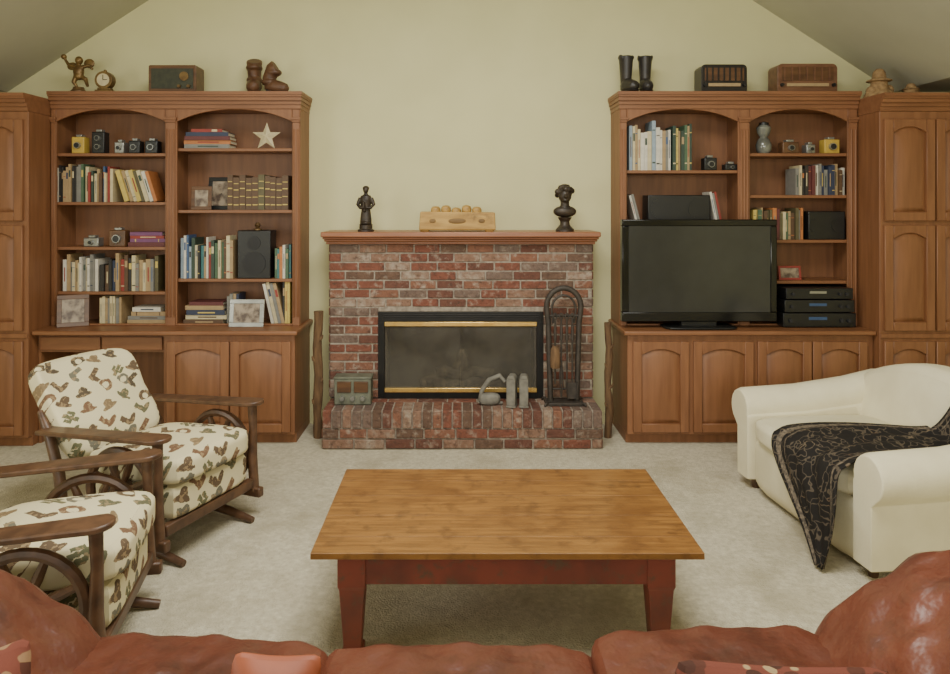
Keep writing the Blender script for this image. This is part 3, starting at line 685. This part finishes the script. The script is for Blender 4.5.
def pframe(px,z,w,h,label,fm,y=5.12,tilt=10,rz=0,t=.015):
    p=thing('photo_frame',label,'photo frame',(PXX(px),y,z),rz); T=Matrix.Rotation(rad(-tilt),4,'X')
    mb=MB(T); mb.box(-w/2,w/2,-.006,.006,0,t); mb.box(-w/2,w/2,-.006,.006,h-t,h); mb.box(-w/2,-w/2+t,-.006,.006,t,h-t); mb.box(w/2-t,w/2,-.006,.006,t,h-t); mb.box(-w/2+t,w/2-t,.002,.006,t,h-t)
    fin(mb,'frame',fm,p,bevel=.002,smooth=False)
    mb=MB(T); mb.box(-w/2+t,w/2-t,-.001,.0015,t,h-t); fin(mb,'picture',PHOTO,p,smooth=False)
    mb=MB(); mb.tube([(0,.02,h*.5),(0,h*.32,.004)],.005,6); fin(mb,'stand',fm,p)
pframe(81,CT,.2,.22,'wooden framed portrait photo tilted on the worktop',VEN,y=5.0,rz=rad(25),t=.03)
pframe(201,1.585,.14,.17,'brown framed family photo standing on the shelf',VEN,y=5.11,rz=rad(10),t=.025)
pframe(216,1.585,.19,.24,'black framed photo on shelf behind another frame',BLKP,y=5.2,t=.03)
pframe(251,CT,.24,.19,'silver glass picture frame leaning on the worktop',SILV,y=4.99,t=.03)
pframe(791,1.087,.16,.1,'small red framed picture on the shelf',PAL['red'])
mb=MB(Matrix.Translation((PXX(266),5.12,2.02+.085))@Matrix.Rotation(rad(-6),4,'X'))
st=[]
for i in range(10):
    r=.105 if i%2==0 else .042; t=math.pi/2+i*math.pi/5; st.append((r*math.cos(t),-0.0,r*math.sin(t)))
vs=st+[(0,-.025,0),(0,.02,0)]
mb.add(vs,[(i,(i+1)%10,10) for i in range(10)]+[((i+1)%10,i,11) for i in range(10)])
fin(mb,'star_ornament',PAL['cream'],label='cream painted five-pointed star standing on the shelf',cat='star ornament',smooth=False)
CONE=mat('speaker cone',C(42,42,44),None,.7)
def speaker(px,z,w,h,label,y=5.16,d=.08):
    p=thing('speaker',label,'speaker',(PXX(px),y,z))
    mb=MB(); mb.box(-w/2,w/2,-d,d,0,h); fin(mb,'cabinet',BLKP,p,bevel=.006)
    for zz,r in (((h*.32,.35),(h*.74,.2)) if h>w else ()):
        mb=MB(); mb.cyl((0,-d,zz),(0,-d-.004,zz),w*r,n=24); fin(mb,'driver',CONE,p)
    if h<=w:
        for s in (-1,1):
            mb=MB(); mb.cyl((s*w*.3,-d,h*.5),(s*w*.3,-d-.004,h*.5),min(h*.36,w*.18),n=24); fin(mb,'driver',BLKP,p)
speaker(255,1.10,.235,.34,'black bookshelf speaker standing between books')
speaker(678,1.50,.44,.19,'wide black centre speaker on shelf above the television')
speaker(825,1.375,.26,.2,'black speaker box on shelf beside books')
mb=MB(Matrix.Translation((PXX(256),5.15,1.441))); mb.lathe([(.03,0),(.03,.008),(.01,.015),(.022,.035),(.01,.055)],n=14); fin(mb,'brass_ornament',BRONZE,label='small bronze ornament on top of black speaker',cat='ornament')
z=CT
for i,(w,h) in enumerate(((.5,.1),(.48,.09),(.46,.08))):
    p=thing('stereo_component','black stereo component with blue display, stacked','stereo',(PXX(814)*.985,5.08,z),group='stacked stereo components')
    mb=MB(); mb.box(-w/2,w/2,-.13,.13,.006,h)
    for s in (-1,1): mb.box(s*w*.4-.02,s*w*.4+.02,-.1,.1,0,.006)
    fin(mb,'case',BLKP,p,bevel=.004)
    mb=MB(); mb.box(-w*.15,w*.1,-.133,-.1305,h*.55,h*.75); fin(mb,'display',BLUE if i<2 else SILV,p,smooth=False)
    for s in (-.4,.3,.4):
        mb=MB(); mb.cyl((w*s,-.13,h*.5),(w*s,-.145,h*.5),h*.13); fin(mb,'knob',CONE,p)
    z+=h+.001
# ------------------------------------------------------------ television
p=thing('television','large black flat screen television on the worktop','television',(1.64,4.96,CT+.001))
W,H=1.06,.70; zb=.045
mb=MB(); f=.045
mb.box(-W/2,W/2,-.035,.035,zb,zb+f+.02); mb.box(-W/2,W/2,-.035,.035,zb+H-f,zb+H); mb.box(-W/2,-W/2+f,-.035,.035,zb+f+.02,zb+H-f); mb.box(W/2-f,W/2,-.035,.035,zb+f+.02,zb+H-f); mb.box(-W/2+f,W/2-f,0,.045,zb+f+.02,zb+H-f)
fin(mb,'bezel',mat('glossy black bezel',C(16,16,17),None,.12),p,bevel=.006)
mb=MB(); mb.box(-W/2+f,W/2-f,-.028,-.001,zb+f+.02,zb+H-f); fin(mb,'screen',SCREEN,p,smooth=False)
mb=MB(); mb.box(-.12,.12,-.02,.03,.012,zb); mb.rb((0,0,.009),(.25,.11,.009),5,8); fin(mb,'stand',BLKP,p,bevel=.003)
# ------------------------------------------------------------ coffee table
tx0,tx1,ty0,ty1,tz=-.52,.85,2.5,3.3,.41
p=thing('coffee_table','low worn pine coffee table with red painted legs','coffee table',((tx0+tx1)/2,(ty0+ty1)/2,0))
mb=MB(); hw,hd=(tx1-tx0)/2,(ty1-ty0)/2
ys=[-hd,-.27,-.09,.1,.26,hd]
for i in range(5): mb.box(-hw,hw,ys[i]+.0003,ys[i+1]-.0003,tz-.022,tz)
fin(mb,'tabletop',TABT,p,bevel=.0015,smooth=False)
mb=MB(); ax,ay=hw-.085,hd-.05
mb.box(-ax+.09,ax-.09,-ay+.006,-ay+.028,.272,tz-.023); mb.box(-ax+.09,ax-.09,ay-.028,ay-.006,.272,tz-.023); mb.box(-ax+.006,-ax+.028,-ay+.09,ay-.09,.272,tz-.023); mb.box(ax-.028,ax-.006,-ay+.09,ay-.09,.272,tz-.023)
fin(mb,'apron',TABR,p,bevel=.003,smooth=False)
for s in (-1,1):
    for t in (-1,1):
        mb=MB(); cx,cy=s*(ax-.05),t*(ay-.05)
        def sq(x,y,h,z): return [(x-h,y-h,z),(x+h,y-h,z),(x+h,y+h,z),(x-h,y+h,z)]
        lv=[(.05,tz-.023),(.05,.265),(.045,.25),(.031,.035),(.038,.03),(.038,0)]
        vs=[];fs=[]
        for h,zz in lv: vs+=sq(cx,cy,h,zz)
        for i in range(len(lv)-1):
            for j in range(4): fs.append((i*4+j,i*4+(j+1)%4,(i+1)*4+(j+1)%4,(i+1)*4+j))
        fs+= [(0,1,2,3),tuple(len(lv)*4-4+k for k in range(4))]
        mb.add(vs,fs); fin(mb,'leg',TABR,p,bevel=.004,smooth=False)
# ------------------------------------------------------------ wagon wheel chairs
def chair(loc,rz,label):
    p=thing('armchair',label,'armchair',loc,rz,'matching western print armchairs')
    def cu(v,q): 
        return (v.x,v.y,v.z+ (.028*(1-q[0]**2)*(1-q[1]**2) if q[2]>0 else 0)+.05*v.x)
    mb=MB(); mb.rb((.04,0,.405),(.3,.278,.066),6,14,0,cu); fin(mb,'seat_cushion',PRINT,p,weld=True)
    mb=MB(); mb.rb((.02,0,.275),(.285,.265,.075),12,10); fin(mb,'seat_base',PRINT,p,weld=True)
    T=Matrix.Translation((-.32,0,.40))@Matrix.Rotation(rad(-40),4,'Y')
    def bk(v,q):
        w=1+.06*max(0,q[2])
        tp=max(0,q[2])
        wing=.085*abs(q[1])**5*(.35+.65*tp)
        return (v.x+ (.03*(1-q[1]**2)*(1-q[2]**2) *(1 if q[0]>0 else 0))+wing, v.y*w, v.z+(.012*(1-q[1]**2) if q[2]>.3 else 0))
    mb=MB(T); mb.rb((0,0,.245),(.068,.285,.272),5,18,0,bk); fin(mb,'backrest',PRINT,p,weld=True)
    for s in (-1,1):
        y=s*.325
        mb=MB()
        outl=[(-.44,-.045),(.2,-.056)]+[(.27+.06*math.cos(t),.06*math.sin(t)) for t in [-math.pi/2+math.pi*i/8 for i in range(9)]]+[(.2,.056),(-.44,.045)]
        zf=lambda x: .56+.06*x
        vs=[(a,y+b,zf(a)) for a,b in outl]+[(a,y+b,zf(a)+.022) for a,b in outl]; m=len(outl)
        mb.add(vs,[tuple(range(m))[::-1],tuple(range(m,2*m))]+[(i,(i+1)%m,m+(i+1)%m,m+i) for i in range(m)])
        fin(mb,'arm',DW,p,bevel=.006,seg=2)
        mb=MB(); cx,cz_,r=.055,.325,.185
        mb.tube([(cx+r*math.cos(t),y,cz_+r*math.sin(t)) for t in [2*math.pi*i/32 for i in range(32)]],.021,8,closed=True)
        mb.cyl((cx,y-.035,cz_),(cx,y+.035,cz_),.045,n=16); mb.cyl((cx,y-.05,cz_),(cx,y+.05,cz_),.024,n=12)
        for k in range(8):
            t=2*math.pi*(k+.5)/8
            mb.tube([(cx+.035*math.cos(t),y,cz_+.035*math.sin(t)),(cx+.11*math.cos(t),y,cz_+.11*math.sin(t)),(cx+r*math.cos(t),y,cz_+r*math.sin(t))],[.013,.018,.013],8)
        fin(mb,'wagon_wheel',DW,p)
        mb=MB(); mb.tube([(.27,y,.574),(.275,y,.45),(.27,y,.3),(.285,y,.13)],[.024,.02,.026,.024],10)
        fin(mb,'front_leg',DW,p)
        mb=MB(); mb.tube([(-.5,y*.9,.62),(-.42,y*.95,.53),(-.33,y,.35),(-.3,y,.13)],[.014,.024,.026,.026],10)
        fin(mb,'rear_post',DW,p)
        mb=MB(); mb.box(-.34,.33,y-.02,y+.02,.10,.15); fin(mb,'side_rail',DW,p,bevel=.008)
        yy=s*.24
        mb=MB(); pts=[(-.34,yy,.016),(-.2,yy,.04),(0,yy,.062),(.2,yy,.04),(.34,yy,.016)]
        mb.tube(pts,[.016,.022,.026,.022,.016],10); mb.cyl((-.12,yy,.05),(-.12,yy,.18),.018); mb.cyl((.12,yy,.05),(.12,yy,.18),.018)
        fin(mb,'glider_foot',DW,p)
    mb=MB(); mb.box(.26,.3,-.3,.3,.15,.2); mb.box(-.3,-.26,-.3,.3,.15,.2); mb.box(-.14,-.1,-.26,.26,.14,.2); mb.box(.1,.14,-.26,.26,.14,.2); fin(mb,'crossbar',DW,p,bevel=.006)
    return p
chair((-1.46,3.57,0),rad(-22),'cream western print armchair with wagon wheel sides near the desk')
chair((-1.50,2.60,0),rad(10),'cream western print armchair with wagon wheel sides near the sofa')
# ------------------------------------------------------------ cream loveseat
LS=(2.13,3.68,0); LR=rad(6)
p=thing('loveseat','cream upholstered camelback loveseat with rolled arms','sofa',LS,LR)
def cush(v,q): return (v.x,v.y,v.z+(.035*(1-q[0]**2)*(1-q[1]**2) if q[2]>0 else 0))
mb=MB(); mb.rb((-.02,0,.17),(.42,.46,.15),12,10); fin(mb,'seat_base',CREAM,p,weld=True)
mb=MB(); mb.rb((-.09,0,.365),(.385,.455,.065),6,14,0,cush); fin(mb,'seat_cushion',CREAM,p,weld=True)
def camel(v,q):
    y=q[1]; z=v.z
    if q[2]>-.3: z+= (q[2]+.3)/1.3*(.08*math.cos(y*math.pi/2)**2-.04*abs(y)**3)
    return (v.x+.12*(q[2]+1)/2+.02*0,v.y,z)
mb=MB(); mb.rb((.26,0,.41),(.095,.6,.29),5,16,0,camel); fin(mb,'backrest',CREAM,p,weld=True)
for s in (-1,1):
    mb=MB(); cy,czz,r=.04,.455,.102
    poly=[(-.065,.06),(-.065,.42)]+[(cy+r*math.cos(t),czz+r*math.sin(t)) for t in [rad(195-18*i) for i in range(0,15)]]+[(.065,.34),(.065,.06)]
    poly=[(s*(.52+a),b) for a,b in poly]
    xs=[-.45,-.42,-.1,.2,.4]; sc=[.93,1,1.02,1,1]
    n=len(poly); vs=[];fs=[]
    cyy=s*.55
    for k,x_ in enumerate(xs):
        up=[0,0,.01,.05,.09][k]
        for a,b in poly: vs.append((x_,cyy+(a-cyy)*sc[k],.06+(b-.06)*(1-(1-sc[k])*.3)+up*(b/.55)))
    for k in range(len(xs)-1):
        for i in range(n): fs.append((k*n+i,k*n+(i+1)%n,(k+1)*n+(i+1)%n,(k+1)*n+i))
    fs+=[tuple(range(n)),tuple((len(xs)-1)*n+i for i in range(n))]
    mb.add(vs,fs); fin(mb,'arm',CREAM,p,bevel=.02,seg=4,ang=60)
for x_ in (-.38,.3):
    for y_ in (-.5,.5):
        mb=MB(); mb.cyl((x_,y_,0),(x_,y_,.065),.02,.028); fin(mb,'foot',DW,p)
path=[(.44,.66),(.40,.765),(.33,.785),(.27,.71),(.225,.6),(.195,.52),(.16,.49),(.05,.487),(-.12,.485),(-.3,.475),(-.44,.452),(-.5,.40),(-.52,.32),(-.53,.22),(-.545,.12),(-.58,.02)]
yl=[-.46,-.46,-.45,-.43,-.42,-.41,-.41,-.41,-.41,-.42,-.44,-.46,-.48,-.48,-.47,-.46]
yr=[-.26,-.25,-.24,-.22,-.19,-.14,-.08,-.02,.05,.1,.12,.09,.0,-.13,-.27,-.42]
mb=MB(); n=34; vs=[];fs=[];ms=[]
sub=4; P=[]
def cr(A,i,t):
    g_=lambda k:A[max(0,min(len(A)-1,k))]
    p0,p1,p2,p3=g_(i-1),g_(i),g_(i+1),g_(i+2)
    return .5*((2*p1)+(-p0+p2)*t+(2*p0-5*p1+4*p2-p3)*t*t+(-p0+3*p1-3*p2+p3)*t**3)
px_=[a for a,b in path]; pz_=[b for a,b in path]
for i in range(len(path)-1):
    for k in range(sub):
        t=k/sub; P.append([cr(px_,i,t),cr(pz_,i,t),cr(yl,i,t),cr(yr,i,t),i+t])
P.append([path[-1][0],path[-1][1],yl[-1],yr[-1],len(path)-1])
for x_,z_,a,b,q in P:
    for j in range(n+1):
        u=j/n; wv=.5+.5*math.sin(u*19+q*.35)*math.cos(u*7-q*.25); w2=.5+.5*math.sin(u*9+q*.2)
        vs.append((x_-(wv*.022 if q>10.3 else 0)-(.01*w2 if 2.5<q<5.5 else 0),a+(b-a)*u,z_+((wv*.02+w2*.008) if 5.5<=q<=11 else 0)))
for i in range(len(P)-1):
    for j in range(n):
        fs.append((i*(n+1)+j,i*(n+1)+j+1,(i+1)*(n+1)+j+1,(i+1)*(n+1)+j)); ms.append(1 if j in (2,n-3,n-4,n-8) else 0)
mb.T=Matrix.Translation(LS)@Matrix.Rotation(LR,4,'Z')
mb.add(vs,fs,ms); fin(mb,'throw_blanket',[THROW,THB],label='black throw with fine tan linework draped over the loveseat',cat='throw blanket',solid=.006,ang=80)
# ------------------------------------------------------------ leather sofa
p=thing('leather_sofa','large worn reddish brown leather sofa facing the fireplace','sofa',(0,1.5,0))
mb=MB(); mb.rb((0,.0,.17),(1.5,.42,.13),12,10); fin(mb,'base',LEATH,p,weld=True)
def crease(x,y): return .004*math.sin(x*30+y*20)+.003*math.sin(x*55-y*31)+.003*math.sin(x*13+y*70)
for a,b,h,tl in ((-1.0,-.341,.03,-.05),(-.359,.359,.008,.0),(.341,.96,.055,.03)):
    def lc(v,q): return (v.x,v.y,v.z+((.008*(1-q[0]**2)*(1-q[1]**4)+tl*v.x) if q[2]>0 else 0)+crease(v.x,v.y))
    mb=MB(); mb.rb(((a+b)/2,.07,.355+h/2),((b-a)/2,.39,.075+h/2),11,24,0,lc); fin(mb,'seat_cushion',LEATH,p,weld=True)
prof=[(.86,.47),(.94,.53),(1.0,.585),(1.08,.65),(1.16,.715),(1.22,.745),(1.33,.735),(1.45,.70),(1.6,.64)]
def top(x):
    for (a,za),(b,zb_) in zip(prof,prof[1:]):
        if x<=b:
            t=max(0,(x-a)/(b-a))
            return za+(zb_-za)*t
    return prof[-1][1]
for s,dz in ((-1,-.045),(1,0)):
    c=s*1.23
    def am(v,q):
        z=v.z; ax_=abs(c+v.x)
        if q[2]>0: z*= (top(ax_)+dz-.3)/.26
        return (v.x,v.y,z+crease(v.x,v.y*1.2+v.z)*1.8)
    mb=MB(); mb.rb((c,.02,.3),(.37,.46,.26),5,30,0,am); fin(mb,'arm',LEATH,p,weld=True,ang=80)
mb=MB(); mb.rb((0,-.42,.45),(1.2,.11,.37),5,16); fin(mb,'backrest',LEATH,p,weld=True)
def pillow(c,w,h,t,rx,rz,rl,m,label):
    T=Matrix.Translation(c)@Matrix.Rotation(rz,4,'Z')@Matrix.Rotation(rx,4,'X')@Matrix.Rotation(rl,4,'Y'); mb=MB(T)
    def pf(v,q):
        k=(1-abs(q[0])**3)*(1-abs(q[2])**3)
        f=1-.08*(1-abs(q[2])**2)*abs(q[0])
        g_=1-.08*(1-abs(q[0])**2)*abs(q[2])
        return (v.x*f,v.y*(.1+.9*max(0,k)),v.z*g_)
    mb.rb((0,0,0),(w/2,t/2,h/2),9,14,0,pf); fin(mb,'throw_pillow',m,label=label,cat='pillow',weld=True)
pillow((.61,1.32,.638),.42,.25,.13,rad(-28),rad(-4),0,KILIM,'red and tan geometric woven pillow on the leather sofa')
pillow((-.385,1.46,.582),.19,.23,.12,rad(-25),rad(12),rad(8),ORL,'plain rust orange pillow on the leather sofa')
pillow((-.84,1.26,.665),.16,.33,.11,rad(-20),rad(30),0,KILIM,'red woven pillow leaning against the sofa arm')
# ------------------------------------------------------------ lights
def area(loc,rot,sx,sy,e,col):
    l=bpy.data.lights.new('area_light','AREA'); l.shape='RECTANGLE'; l.size=sx; l.size_y=sy; l.energy=e; l.color=col
    o=bpy.data.objects.new('area_light',l); o.location=loc; o.rotation_euler=rot; bpy.context.scene.collection.objects.link(o)
area((0,2.3,3.6),(0,0,0),1.8,1.8,150,(1,.985,.91))
area((0,-2.4,2.0),(rad(82),0,0),4.5,1.6,160,(1,.985,.92))
area((-3.5,1.0,1.6),(rad(90),0,rad(-90)),2.4,1.4,60,(.98,1,.95))
w=bpy.data.worlds.new('w'); w.use_nodes=True; w.node_tree.nodes['Background'].inputs[0].default_value=(.8,.85,.8,1); w.node_tree.nodes['Background'].inputs[1].default_value=.3
bpy.context.scene.world=w
